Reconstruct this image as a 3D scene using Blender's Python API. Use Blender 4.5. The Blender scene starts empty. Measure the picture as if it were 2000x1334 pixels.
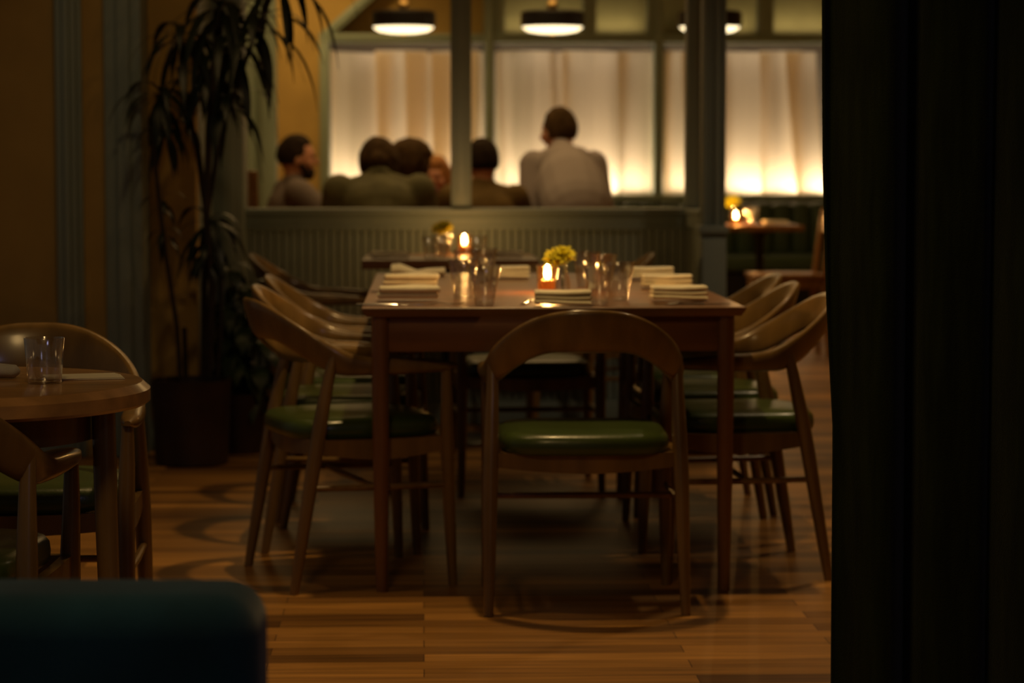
import bpy, bmesh, math, random
from mathutils import Vector, Matrix, Euler, noise

scene = bpy.context.scene
col = scene.collection
R = math.radians
PI = math.pi

# ------------------------------------------------------------------ camera
FPX = 4722.0                                   # focal length in px of the 2000 px frame (85 mm)
H = 1.12
HOR = 321.0
PITCH = math.atan((667 - HOR) / FPX)
YAW = math.atan((1000 - 826) / FPX)
cam_d = bpy.data.cameras.new('camera'); cam = bpy.data.objects.new('camera', cam_d); col.objects.link(cam)
cam_d.lens = 85.0; cam_d.sensor_width = 36.0; cam_d.sensor_fit = 'HORIZONTAL'
cam_d.clip_start = .05; cam_d.clip_end = 100
cam.location = (0, 0, H); cam.rotation_euler = (PI / 2 - PITCH, 0, -YAW)
cam_d.dof.use_dof = True; cam_d.dof.focus_distance = 4.45; cam_d.dof.aperture_fstop = 4.5
scene.camera = cam
CM = Euler(cam.rotation_euler).to_matrix()

def ray(px, py):
    return CM @ Vector(((px - 1000) / FPX, -(py - 667) / FPX, -1.0))
def at(px, py, Y):                              # the point of a pixel on the plane y = Y
    d = ray(px, py); t = Y / d.y
    return Vector((d.x * t, Y, H + d.z * t))
def atz(px, py, z):
    d = ray(px, py); t = (z - H) / d.z
    return Vector((d.x * t, d.y * t, z))
def gx(px, Y, py=400): return at(px, py, Y).x
def gz(py, Y, px=1000): return at(px, py, Y).z

# ------------------------------------------------------------------ view, world
vs = scene.view_settings
scene.display_settings.display_device = 'sRGB'
vs.view_transform = 'Standard'; vs.look = 'None'; vs.gamma = 1.0; vs.exposure = 0.0; vs.use_curve_mapping = False
w = bpy.data.worlds.new('world'); scene.world = w; w.use_nodes = True
w.node_tree.nodes['Background'].inputs[0].default_value = (1.0, .90, .70, 1)
w.node_tree.nodes['Background'].inputs[1].default_value = .034
cy = scene.cycles
cy.use_denoising = True
cy.max_bounces = 10; cy.transmission_bounces = 10; cy.glossy_bounces = 4; cy.diffuse_bounces = 4; cy.transparent_max_bounces = 24
cy.caustics_reflective = False; cy.caustics_refractive = False
cy.sample_clamp_indirect = 4.0; cy.blur_glossy = .5

# ------------------------------------------------------------------ lights
def light(name, kind, loc, energy, color, size=.1, rot=(0, 0, 0), size_y=None, spot=None, blend=.4):
    d = bpy.data.lights.new(name, kind); o = bpy.data.objects.new(name, d); col.objects.link(o)
    o.location = loc; o.rotation_euler = rot; d.energy = energy; d.color = color
    if kind == 'AREA':
        d.size = size
        if size_y: d.shape = 'RECTANGLE'; d.size_y = size_y
    else: d.shadow_soft_size = size
    if kind == 'SPOT': d.spot_size = R(spot); d.spot_blend = blend
    return o
WARM = (1.0, .63, .24); AMB = (1.0, .66, .32); COOL = (.62, .60, 1.0)
light('down_or_fill_spot', 'SPOT', (.25, 6.35, 2.95), 88, WARM, .045, spot=95, blend=.5)
light('down_or_fill_spot', 'SPOT', (-.45, 2.5, 2.80), 36, WARM, .22, rot=(R(30), 0, 0), spot=90, blend=.6)  # fill spot, moved forward and tilted to brighten the round table's rim and fronts
light('down_or_fill_spot', 'SPOT', (1.75, 7.7, 2.95), 42, (1.0, .70, .38), .08, spot=132, blend=.7)
light('down_or_fill_spot', 'SPOT', (-1.0, 8.2, 2.95), 7, WARM, .25, spot=100, blend=.8)
light('down_or_fill_spot', 'SPOT', (1.5, 11.2, 2.95), 28, WARM, .06, spot=90, blend=.6)
light('ceiling_glow', 'AREA', (0.2, 14.0, 2.9), 40, WARM, 3.2, size_y=3.0)
light('down_or_fill_spot', 'SPOT', (-.1, 11.6, 2.9), 34, WARM, .2, rot=(R(15), 0, 0), spot=120, blend=.7)  # added fill that brightens the backs of the far guests
light('down_or_fill_spot', 'SPOT', (-.62, 6.0, 2.95), 16, WARM, .08, spot=62, blend=.8)  # added fill for the floor between the two tables
light('wall_washer', 'SPOT', (-.9, 16.6, 2.9), 60, WARM, .1, rot=(R(35), 0, 0), spot=110, blend=.8)
light('down_or_fill_spot', 'SPOT', (-.75, 7.3, 2.95), 13, WARM, .06, rot=(R(52), 0, R(6)), spot=46, blend=.8)  # added fill spot aimed at the alcove wall to brighten it
light('entry_glow', 'AREA', (1.4, .6, 2.7), 2.5, COOL, .5, rot=(R(35), 0, R(10)))

# ------------------------------------------------------------------ materials
def mat(name, base, rough=.6, metal=0, spec=.5, coat=0, noise_amt=0, noise_scale=(8, 8, 8), sheen=0, trans=0, bump=0, bump_scale=200, ior=1.45):
    m = bpy.data.materials.new(name); m.use_nodes = True
    nt = m.node_tree; b = nt.nodes['Principled BSDF']
    b.inputs['Base Color'].default_value = (*base, 1); b.inputs['Roughness'].default_value = rough
    b.inputs['Metallic'].default_value = metal; b.inputs['Specular IOR Level'].default_value = spec
    b.inputs['Coat Weight'].default_value = coat; b.inputs['Coat Roughness'].default_value = .15
    b.inputs['Sheen Weight'].default_value = sheen; b.inputs['Transmission Weight'].default_value = trans
    b.inputs['IOR'].default_value = ior
    if noise_amt or bump:
        tc = nt.nodes.new('ShaderNodeTexCoord'); mp = nt.nodes.new('ShaderNodeMapping')
        mp.inputs['Scale'].default_value = noise_scale; nt.links.new(tc.outputs['Object'], mp.inputs[0])
    if noise_amt:
        nz = nt.nodes.new('ShaderNodeTexNoise'); nz.inputs['Scale'].default_value = 1; nz.inputs['Detail'].default_value = 6
        nt.links.new(mp.outputs[0], nz.inputs[0])
        rp = nt.nodes.new('ShaderNodeValToRGB')
        lo = [c * (1 - noise_amt) for c in base]; hi = [min(1, c * (1 + noise_amt)) for c in base]
        rp.color_ramp.elements[0].position = .3; rp.color_ramp.elements[1].position = .7
        rp.color_ramp.elements[0].color = (*lo, 1); rp.color_ramp.elements[1].color = (*hi, 1)
        nt.links.new(nz.outputs[0], rp.inputs[0]); nt.links.new(rp.outputs[0], b.inputs['Base Color'])
    if bump:
        n2 = nt.nodes.new('ShaderNodeTexNoise'); n2.inputs['Scale'].default_value = bump_scale
        nt.links.new(tc.outputs['Object'], n2.inputs[0])
        bp = nt.nodes.new('ShaderNodeBump'); bp.inputs['Strength'].default_value = bump; bp.inputs['Distance'].default_value = .004
        nt.links.new(n2.outputs[0], bp.inputs['Height']); nt.links.new(bp.outputs[0], b.inputs['Normal'])
    return m
def emis(name, color, strength):
    m = bpy.data.materials.new(name); m.use_nodes = True; nt = m.node_tree; nt.nodes.clear()
    e = nt.nodes.new('ShaderNodeEmission'); o = nt.nodes.new('ShaderNodeOutputMaterial')
    e.inputs[0].default_value = (*color, 1); e.inputs[1].default_value = strength
    nt.links.new(e.outputs[0], o.inputs[0]); return m
def sheer_mat():
    m = bpy.data.materials.new('sheer_linen'); m.use_nodes = True; nt = m.node_tree; nt.nodes.clear()
    d = nt.nodes.new('ShaderNodeBsdfDiffuse'); t = nt.nodes.new('ShaderNodeBsdfTranslucent'); mx = nt.nodes.new('ShaderNodeMixShader')
    o = nt.nodes.new('ShaderNodeOutputMaterial')
    d.inputs[0].default_value = (.84, .76, .62, 1); t.inputs[0].default_value = (.92, .81, .63, 1); mx.inputs[0].default_value = .75
    nt.links.new(d.outputs[0], mx.inputs[1]); nt.links.new(t.outputs[0], mx.inputs[2]); nt.links.new(mx.outputs[0], o.inputs[0]); return m
def plank_mat():
    m = bpy.data.materials.new('oak_planks'); m.use_nodes = True; nt = m.node_tree; b = nt.nodes['Principled BSDF']
    tc = nt.nodes.new('ShaderNodeTexCoord'); br = nt.nodes.new('ShaderNodeTexBrick')
    br.offset = .37; br.offset_frequency = 2; br.squash = 1.0
    br.inputs['Scale'].default_value = 1; br.inputs['Brick Width'].default_value = .95; br.inputs['Row Height'].default_value = .083
    br.inputs['Mortar Size'].default_value = .0012; br.inputs['Mortar Smooth'].default_value = .2; br.inputs['Bias'].default_value = 0
    br.inputs['Color1'].default_value = (.12, .050, .010, 1); br.inputs['Color2'].default_value = (.52, .25, .055, 1); br.inputs['Mortar'].default_value = (.04, .015, .004, 1)
    nt.links.new(tc.outputs['Object'], br.inputs[0])
    mp = nt.nodes.new('ShaderNodeMapping'); mp.inputs['Scale'].default_value = (1.6, 38, 1); nt.links.new(tc.outputs['Object'], mp.inputs[0])
    nz = nt.nodes.new('ShaderNodeTexNoise'); nz.inputs['Scale'].default_value = 1.5; nz.inputs['Detail'].default_value = 5; nt.links.new(mp.outputs[0], nz.inputs[0])
    mr = nt.nodes.new('ShaderNodeMapRange'); mr.inputs[1].default_value = .3; mr.inputs[2].default_value = .7; mr.inputs[3].default_value = .6; mr.inputs[4].default_value = 1.25
    nt.links.new(nz.outputs[0], mr.inputs[0])
    mx = nt.nodes.new('ShaderNodeMix'); mx.data_type = 'RGBA'; mx.blend_type = 'MULTIPLY'; mx.inputs[0].default_value = 1
    nt.links.new(br.outputs[0], mx.inputs[6]); nt.links.new(mr.outputs[0], mx.inputs[7]); nt.links.new(mx.outputs[2], b.inputs['Base Color'])
    b.inputs['Roughness'].default_value = .44; b.inputs['Specular IOR Level'].default_value = .35
    return m

M = {}
M['floor'] = plank_mat()
M['sage'] = mat('sage_grey_paint', (.245, .305, .290), .5, noise_amt=.05, noise_scale=(3, 3, 3))
M['sage_far'] = mat('sage_green_paint', (.27, .33, .235), .5, noise_amt=.05, noise_scale=(3, 3, 3))
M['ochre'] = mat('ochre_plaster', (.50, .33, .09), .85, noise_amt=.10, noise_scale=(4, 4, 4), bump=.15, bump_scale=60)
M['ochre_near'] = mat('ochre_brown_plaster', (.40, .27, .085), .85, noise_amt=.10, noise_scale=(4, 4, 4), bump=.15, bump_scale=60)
M['ceil'] = mat('ceiling_paint', (.35, .28, .17), .9, noise_amt=.04)
M['cream'] = mat('cream_paint', (.20, .18, .15), .8, noise_amt=.03)
M['teak'] = mat('teak_wood', (.205, .118, .036), .30, spec=.5, coat=.45, noise_amt=.35, noise_scale=(14, 14, 2.2))
M['walnut'] = mat('walnut_wood', (.20, .085, .030), .36, coat=.2, noise_amt=.30, noise_scale=(3, 22, 22))
M['walnut_v'] = mat('walnut_leg_wood', (.20, .085, .030), .34, coat=.3, noise_amt=.30, noise_scale=(22, 22, 2))
M['oak'] = mat('honey_oak_wood', (.42, .22, .075), .32, coat=.5, noise_amt=.25, noise_scale=(2.5, 24, 24))
M['orangewood'] = mat('cherry_wood', (.25, .115, .028), .4, coat=.2, noise_amt=.25, noise_scale=(14, 14, 2))
M['leather'] = mat('green_leather', (.050, .078, .016), .33, spec=.5, coat=.2, noise_amt=.15, noise_scale=(6, 6, 6), bump=.12, bump_scale=140)
M['velvet_green'] = mat('dark_green_velvet', (.017, .022, .0045), .85, spec=.12, sheen=.10, noise_amt=.35, noise_scale=(60, 60, 6), bump=.5, bump_scale=420)
M['velvet_teal'] = mat('teal_velvet', (.010, .048, .068), .85, spec=.1, sheen=.30, noise_amt=.30, noise_scale=(7, 7, 7), bump=.25, bump_scale=300)
M['banquette'] = mat('banquette_green', (.035, .060, .022), .5, noise_amt=.15)
M['black'] = mat('black_metal', (.012, .010, .009), .35, metal=.3)
M['brass'] = mat('brass', (.75, .50, .20), .28, metal=1, noise_amt=.05)
M['bronze'] = mat('dark_bronze_pot', (.035, .016, .010), .45, noise_amt=.3)
M['soil'] = mat('potting_soil', (.02, .012, .007), .95, noise_amt=.5, noise_scale=(60, 60, 60))
M['leaf'] = mat('dark_leaf', (.007, .013, .005), .42, noise_amt=.3, noise_scale=(20, 20, 20))
M['leaf_pale'] = mat('pale_leaf', (.028, .045, .015), .42, noise_amt=.3, noise_scale=(20, 20, 20))
M['cane'] = mat('cane_bark', (.022, .012, .007), .8, noise_amt=.4, noise_scale=(8, 8, 60))
M['linen'] = mat('cream_linen', (.86, .79, .58), .85, noise_amt=.06, noise_scale=(40, 40, 40), bump=.2, bump_scale=500)
M['linen_grey'] = mat('grey_linen', (.42, .40, .38), .85, noise_amt=.08, noise_scale=(40, 40, 40), bump=.2, bump_scale=500)
M['dark_linen'] = mat('charcoal_linen', (.05, .05, .065), .8, noise_amt=.08, noise_scale=(40, 40, 40))
M['paper'] = mat('menu_paper', (.70, .64, .48), .75, noise_amt=.03)
M['steel'] = mat('polished_steel', (.75, .74, .72), .16, metal=1, noise_amt=.03)
def thin_glass(name, tint, ior=1.5, rough=.02):
    m = bpy.data.materials.new(name); m.use_nodes = True; nt = m.node_tree; nt.nodes.clear()
    t = nt.nodes.new('ShaderNodeBsdfTransparent'); g = nt.nodes.new('ShaderNodeBsdfGlossy'); f = nt.nodes.new('ShaderNodeLayerWeight'); p_ = nt.nodes.new('ShaderNodeMath'); p_.operation = 'POWER'; p_.inputs[1].default_value = 2.2; q_ = nt.nodes.new('ShaderNodeMath'); q_.operation = 'MULTIPLY_ADD'; q_.inputs[1].default_value = .84; q_.inputs[2].default_value = .16; mx = nt.nodes.new('ShaderNodeMixShader'); o = nt.nodes.new('ShaderNodeOutputMaterial')
    t.inputs[0].default_value = (*tint, 1); g.inputs['Roughness'].default_value = rough; g.inputs[0].default_value = (1, 1, 1, 1); f.inputs[0].default_value = .5
    nt.links.new(f.outputs['Facing'], p_.inputs[0]); nt.links.new(p_.outputs[0], q_.inputs[0]); nt.links.new(q_.outputs[0], mx.inputs[0]); nt.links.new(t.outputs[0], mx.inputs[1]); nt.links.new(g.outputs[0], mx.inputs[2]); nt.links.new(mx.outputs[0], o.inputs[0]); return m
M['glass'] = thin_glass('clear_glass', (.98, .98, .97), 1.55, .10); M['amber'] = thin_glass('amber_glass', (1.0, .80, .52), 1.4, .12)
M['wax'] = mat('candle_wax', (.85, .66, .38), .5, noise_amt=.05)
M['petal'] = mat('yellow_petal', (.95, .80, .03), .6, noise_amt=.15, noise_scale=(60, 60, 60))
M['petal_eye'] = mat('yellow_flower_eye', (.45, .36, .02), .8, noise_amt=.2, noise_scale=(90, 90, 90))
M['stem'] = mat('flower_stem', (.09, .16, .03), .5, noise_amt=.2)
M['flame'] = emis('flame', (1.0, .76, .46), 170)
M['diffuser'] = emis('lamp_diffuser', (1.0, .78, .44), 2.6)
M['strip'] = emis('led_strip', (1.0, .78, .54), 9)
M['sheer'] = sheer_mat()
M['skin'] = mat('skin', (.52, .24, .14), .55, noise_amt=.06, noise_scale=(20, 20, 20))
M['skin_dark'] = mat('skin_tan', (.40, .18, .10), .55, noise_amt=.06, noise_scale=(20, 20, 20))
M['eye'] = mat('eye', (.04, .03, .02), .2, noise_amt=.02)
M['lips'] = mat('lips', (.36, .12, .09), .5, noise_amt=.05)
M['hair_dark'] = mat('dark_brown_hair', (.022, .012, .006), .85, spec=.2, noise_amt=.4, noise_scale=(60, 60, 20))
M['hair_brown'] = mat('brown_hair', (.06, .032, .010), .85, spec=.2, noise_amt=.5, noise_scale=(50, 50, 20))
M['hair_auburn'] = mat('auburn_hair', (.30, .13, .04), .85, spec=.2, noise_amt=.4, noise_scale=(50, 50, 20))
M['shirt_mauve'] = mat('mauve_grey_shirt', (.16, .125, .11), .9, noise_amt=.1)
M['jacket_olive'] = mat('olive_jacket', (.13, .12, .06), .85, noise_amt=.2, noise_scale=(12, 12, 12))
M['top_red'] = mat('dark_red_top', (.11, .02, .012), .85, noise_amt=.1)
M['jacket_brown'] = mat('brown_corduroy', (.14, .085, .02), .85, noise_amt=.15, noise_scale=(20, 20, 20))
M['shirt_white'] = mat('pale_lilac_shirt', (.33, .285, .29), .85, noise_amt=.05)
M['denim'] = mat('dark_trousers', (.03, .03, .045), .85, noise_amt=.15)

# ------------------------------------------------------------------ mesh building
class MB:
    def __init__(s): s.bm = bmesh.new()
    def box(s, lo, hi, bev=.002, seg=2, mx=None):
        lo = Vector(lo); hi = Vector(hi)
        t = bmesh.new(); bmesh.ops.create_cube(t, size=1)
        for v in t.verts: v.co = Vector(((v.co.x + .5) * (hi.x - lo.x) + lo.x, (v.co.y + .5) * (hi.y - lo.y) + lo.y, (v.co.z + .5) * (hi.z - lo.z) + lo.z))
        if bev:
            bev = min(bev, .49 * min(abs(hi.x - lo.x), abs(hi.y - lo.y), abs(hi.z - lo.z)))
            bmesh.ops.bevel(t, geom=t.edges[:], offset=bev, segments=seg, affect='EDGES', profile=.5)
        if mx: bmesh.ops.transform(t, matrix=mx, verts=t.verts)
        s.merge(t); return s
    def merge(s, t):
        me = bpy.data.meshes.new('tmp'); t.to_mesh(me); t.free(); s.bm.from_mesh(me); bpy.data.meshes.remove(me)
    def rings(s, rings, cap=True, closed=True, loop=False):
        vr = [[s.bm.verts.new(p) for p in r] for r in rings]
        n = len(vr[0])
        rr = list(zip(vr, vr[1:]))
        if loop: rr.append((vr[-1], vr[0]))
        for a, b in rr:
            for i in range(n if closed else n - 1):
                j = (i + 1) % n
                try: s.bm.faces.new((a[i], a[j], b[j], b[i]))
                except ValueError: pass
        if cap and closed and not loop:
            s.bm.faces.new(vr[0][::-1]); s.bm.faces.new(vr[-1])
        return s
    def tube(s, pts, rad, n=12, cap=True, up=None):
        pts = [Vector(p) for p in pts]
        if not isinstance(rad, (list, tuple)): rad = [rad] * len(pts)
        ref = Vector(up) if up else None
        rings = []; prev = None
        for i, p in enumerate(pts):
            d = (pts[min(i + 1, len(pts) - 1)] - pts[max(i - 1, 0)])
            d = d.normalized() if d.length > 1e-9 else Vector((0, 0, 1))
            if ref is not None: x = ref - d * ref.dot(d)
            elif prev is None:
                a = Vector((1, 0, 0)) if abs(d.x) < .9 else Vector((0, 1, 0)); x = a - d * a.dot(d)
            else: x = prev - d * prev.dot(d)
            x.normalize(); prev = x; y = d.cross(x)
            r = rad[i]; rx, ry = (r if isinstance(r, (tuple, list)) else (r, r))
            rings.append([p + x * (rx * math.cos(2 * PI * k / n)) + y * (ry * math.sin(2 * PI * k / n)) for k in range(n)])
        return s.rings(rings, cap)
    def capsule(s, a, b, ra, rb, n=14, up=None, flat=1.0):
        a = Vector(a); b = Vector(b); d = (b - a)
        d = d.normalized() if d.length > 1e-6 else Vector((0, 0, 1))
        pts = []; rad = []
        for k in range(5):
            t = PI / 2 * k / 4 if k else .12
            pts.append(a - d * ra * math.cos(t)); rad.append((ra * math.sin(t), ra * math.sin(t) * flat))
        for k in range(5):
            t = PI / 2 * (4 - k) / 4 if k < 4 else .12
            pts.append(b + d * rb * math.cos(t)); rad.append((rb * math.sin(t), rb * math.sin(t) * flat))
        return s.tube(pts, rad, n, True, up)
    def lathe(s, prof, c=(0, 0, 0), n=32, cap=True):
        c = Vector(c)
        return s.rings([[c + Vector((max(r, 1e-4) * math.cos(2 * PI * k / n), max(r, 1e-4) * math.sin(2 * PI * k / n), z)) for k in range(n)] for r, z in prof], cap)
    def ellipsoid(s, c, r, n=20, m=12, fn=None, mx=None):
        c = Vector(c); rings = []
        for j in range(m + 1):
            t = PI * j / m; t = min(max(t, .06), PI - .06)
            ring = []
            for k in range(n):
                a = 2 * PI * k / n
                q = Vector((math.sin(t) * math.cos(a), math.sin(t) * math.sin(a), math.cos(t)))
                if fn: q = fn(q)
                q = Vector((q.x * r[0], q.y * r[1], q.z * r[2]))
                if mx: q = mx @ q
                ring.append(c + q)
            rings.append(ring)
        return s.rings(rings)
    def prism(s, poly, y0, y1, bev=0):           # polygon in the xz plane, extruded along y
        t = bmesh.new()
        a = [t.verts.new((x, y0, z)) for x, z in poly]; b = [t.verts.new((x, y1, z)) for x, z in poly]
        t.faces.new(a); t.faces.new(b[::-1]); n = len(poly)
        for i in range(n): t.faces.new((a[i], b[i], b[(i + 1) % n], a[(i + 1) % n]))
        bmesh.ops.recalc_face_normals(t, faces=t.faces)
        if bev: bmesh.ops.bevel(t, geom=t.edges[:], offset=bev, segments=2, affect='EDGES')
        s.merge(t); return s
    def build(s, name, m, parent=None, sharp=35, recalc=True, loc=None):
        if recalc: bmesh.ops.recalc_face_normals(s.bm, faces=s.bm.faces)
        me = bpy.data.meshes.new(name); s.bm.to_mesh(me); s.bm.free()
        me.polygons.foreach_set('use_smooth', [True] * len(me.polygons))
        if sharp: me.set_sharp_from_angle(angle=R(sharp))
        me.materials.append(m)
        o = bpy.data.objects.new(name, me); col.objects.link(o)
        if parent: o.parent = parent
        if loc is not None: o.location = loc
        return o

def tag(o, label, cat, group=None, kind=None):
    o['label'] = label; o['category'] = cat
    if group: o['group'] = group
    if kind: o['kind'] = kind
    return o
def struct(o):
    o['kind'] = 'structure'; return o
def empty(name, loc=(0, 0, 0), rz=0):
    o = bpy.data.objects.new(name, None); o.empty_display_size = .1; col.objects.link(o); o.location = loc; o.rotation_euler = (0, 0, rz); return o
def kids(o): return [c for c in bpy.data.objects if c.parent == o]
def copy_tree(o, parent=None):
    c = o.copy(); col.objects.link(c)
    if parent: c.parent = parent
    for ch in kids(o): copy_tree(ch, c)
    return c

# ================================================================== THE SETTING
def plane(name, pts, m):
    mb = MB(); vs_ = [mb.bm.verts.new(p) for p in pts]; mb.bm.faces.new(vs_); return struct(mb.build(name, m, recalc=False))
struct(MB().box((-3.4, -1.0, -.06), (3.6, 19, 0), 0).build('floor', M['floor']))
struct(MB().box((-3.4, -1.0, 3.0), (3.6, 19, 3.1), 0).build('ceiling', M['ceil']))
struct(MB().box((3.45, 0, 0), (3.6, 18, 3.0), 0).build('wall_right', M['ochre']))

YA = 9.3
# near left wall with its casing, and the grey corner pilaster
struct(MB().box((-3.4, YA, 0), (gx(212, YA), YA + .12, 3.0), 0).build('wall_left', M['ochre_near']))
def casing(name, x0, x1, y, z0, z1, m, depth=.05, steps=((0, .30, .6), (.30, .55, 1.0), (.55, .8, .75), (.8, 1.0, .45))):
    mb = MB(); w_ = x1 - x0
    for a, b, d in steps: mb.box((x0 + a * w_, y - depth * d, z0), (x0 + b * w_, y + .01, z1), .004)
    return struct(mb.build(name, m))
casing('trim_1', gx(113, YA), gx(164, YA), YA, 0, 3.0, M['sage'])
x_c = gx(281, YA)
casing('trim_2', gx(208, YA), x_c, YA, 0, 3.0, M['sage'], .06, ((0, .35, .5), (.35, .7, 1.0), (.7, 1.0, .8)))
YB = 9.5
struct(MB().box((x_c - .06, YA, 0), (x_c, YB + .05, 3.0), .002).build('wall_return', M['sage']))
struct(MB().box((x_c - .05, YB, 0), (gx(416, 10.25) - .002, YB + .12, 3.0), 0).build('wall_alcove', M['ochre']))
struct(MB().box((gx(416, 10.25) - .05, YB + .121, 0), (gx(416, 10.25), 10.30, 3.0), 0).build('wall_alcove_side', M['sage']))
struct(MB().box((x_c, YB - .02, 0), (gx(416, 10.25) - .002, YB, .12), .004).build('baseboard_alcove', M['sage']))
struct(MB().box((-3.4, YA - .018, 0), (gx(113, YA), YA, .12), .004).build('baseboard_left', M['sage']))

# half wall of beadboard with ledge, posts
YP = 10.4
xl = gx(442, YP); xr = gx(1372, YP); zl = gz(407, YP); zb = gz(443, YP)
mb = MB(); mb.box((xl, YP + .02, 0), (xr, YP + .14, zl - .03), 0)
x = xl
while x < xr - .01:                              # boards with a groove and a bead between
    mb.box((x + .001, YP, .10), (min(x + .0305, xr), YP + .03, zb), .003, 1)
    x += .034
struct(mb.build('wall_half', M['sage']))
mb = MB(); mb.box((xl, YP - .02, 0), (xr, YP + .01, .10), .004); struct(mb.build('baseboard_half', M['sage']))
mb = MB()
mb.box((xl - .01, YP - .05, zl - .028), (xr + .02, YP + .19, zl), .006)
mb.box((xl, YP - .028, zb), (xr, YP + .02, zl - .028), .003)
mb.box((xl, YP - .034, zb - .012), (xr, YP + .02, zb + .008), .003)
struct(mb.build('trim_ledge', M['sage']))
def post(name, x0, x1, y0, y1, z0, z1, m):
    mb = MB(); mb.box((x0, y0, z0), (x1, y1, z1), .004)
    w_ = x1 - x0
    mb.box((x0 + w_ * .28, y0 - .012, z0 + .06), (x1 - w_ * .28, y0 + .01, z1), .004)
    mb.box((x0 + w_ * .10, y0 - .006, z0), (x1 - w_ * .10, y0 + .01, z1), .002)
    return struct(mb.build(name, m))
post('trim_post_left', gx(414, 10.25), gx(475, 10.25), 10.25, YP + .10, 0, 3.0, M['sage'])
post('trim_post_middle', gx(881, YP), gx(921, YP), YP + .01, YP + .11, zl, 3.0, M['sage'])
post('trim_post_right', gx(1342, YP), gx(1374, YP), YP + .01, YP + .13, 0, 3.0, M['sage'])
YC = 9.75
zc = gz(447, YC)
mb = MB()
mb.box((gx(1369, YC), YC, 0), (gx(1420, YC), YC + .13, zc), .004)
mb.box((gx(1371, YC), YC - .012, .12), (gx(1418, YC), YC + .01, zc - .04), .003)
mb.box((gx(1365, YC), YC - .02, zc - .02), (gx(1423, YC), YC + .15, zc + .012), .005)
mb.box((gx(1368, YC), YC - .01, 0), (gx(1421, YC), YC + .14, .11), .004)
x0, x1 = gx(1373, YC), gx(1417, YC); w_ = x1 - x0
mb.box((x0, YC + .012, zc), (x1, YC + .12, 3.0), .003)
for a, b, d in ((.0, .16, .012), (.30, .42, .010), (.50, .72, .018), (.86, 1.0, .012)):
    mb.box((x0 + a * w_, YC + .012 - d, zc), (x0 + b * w_, YC + .03, 3.0), .003)
struct(mb.build('trim_column', M['sage']))
# ledge end that wraps towards the column
mb = MB(); mb.box((gx(1338, YP), YC + .10, zb), (gx(1374, YP), YP - .045, zl - .028), .004)
mb.box((gx(1336, YP), YC + .09, zl - .028), (gx(1376, YP), YP - .046, zl), .005)
mb.box((gx(1346, YP), YC + .12, 0), (gx(1370, YP), YP - .045, zb - .001), .003)
struct(mb.build('wall_half_return', M['sage']))

# ------------------------------------------------------------------ far room: window wall
YW = 18.0
def X(px): return gx(px, YW)
def Z(py): return gz(py, YW)
zs, zt = Z(379), Z(84)                           # sill and head of the windows
mb = MB(); mb.box((X(200), YW, 0), (X(632), YW + .15, 3.0), 0)
mb.box((X(1700), YW, 0), (3.5, YW + .15, 3.0), 0)
mb.box((X(630), YW, 0), (X(1700), YW + .5, zs - .05), 0)
struct(mb.build('wall_back', M['ochre']))
struct(MB().box((-3.4, YA + .1, 0), (-3.3, 19, 3), 0).build('wall_far_left', M['ochre']))
# the chamfered ochre corner left of the sloping frame
mb = MB(); mb.prism([(X(620), Z(62)), (X(620), 3.0), (X(900), 3.0), (X(722), Z(-8)), (X(640), Z(70))], YW + .005, YW + .15)
struct(mb.build('wall_back_gable', M['ochre']))
# frame members
def frame_bar(mb, x0, x1, z0, z1, d=.07):
    mb.box((x0, YW - d, z0), (x1, YW + .12, z1), .006); mb.box((x0 + .012, YW - d - .012, z0), (x1 - .012, YW, z1), .004)
mb = MB()
frame_bar(mb, X(626), X(645), zs - .05, Z(66))
frame_bar(mb, X(947), X(965), zs - .05, 3.0, .08)
frame_bar(mb, X(1276), X(1293), zs - .05, 3.0, .08)
mb.box((X(627), YW - .06, Z(83)), (X(1700), YW + .12, Z(67)), .006)
mb.box((X(627), YW - .075, Z(76)), (X(1700), YW + .10, Z(70)), .004)
mb.box((X(626), YW - .10, Z(392)), (X(1700), YW + .10, Z(380)), .01)
mb.box((X(626), YW - .03, Z(405)), (X(1700), YW + .10, Z(392)), .006)
for a, b in ((1138, 1163), (1477, 1507), (965, 985), (1262, 1277)): mb.box((X(a), YW - .05, Z(68)), (X(b), YW + .12, 3.0), .006)
a = Vector((X(634), YW, Z(74))); b = Vector((X(730), YW, Z(-12))); d = (b - a).normalized(); L = (b - a).length
rot = Matrix.Translation(a) @ Matrix.Rotation(-math.atan2(d.z, d.x), 4, 'Y')
mb.box((-.02, -.07, -.035), (L, .12, .035), .006, 2, rot); mb.box((-.01, -.085, -.012), (L, .0, .012), .004, 2, rot)
struct(mb.build('trim_window_frame', M['sage_far']))
# light boxes behind the curtains: back panel, cheeks and LED strips
mb = MB()
mb.box((X(600), YW + .46, zs - .3), (X(1720), YW + .5, Z(66)), 0)
mb.box((X(600), YW + .12, zs - .06), (X(1720), YW + .5, zs - .045), 0)
mb.box((X(600), YW + .12, Z(74)), (X(1720), YW + .5, Z(68)), 0)
mb.box((X(600), YW + .12, zs - .05), (X(640), YW + .5, Z(66)), 0)
mb.box((X(1700), YW + .12, zs - .05), (X(1720), YW + .5, Z(66)), 0)
struct(mb.build('window_recess', M['cream']))
mb = MB()
mb.box((X(600), YW + .40, Z(66)), (X(1720), YW + .5, 3.0), 0)
o_ = MB().box((X(640), YW + .30, Z(66)), (X(946), YW + .40, 3.0), 0).build('window_transom_side', M['ochre']); struct(o_)
struct(mb.build('window_transom', mat('transom_panel', (.36, .34, .17), .6, noise_amt=.08, noise_scale=(5, 5, 5))))
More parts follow.
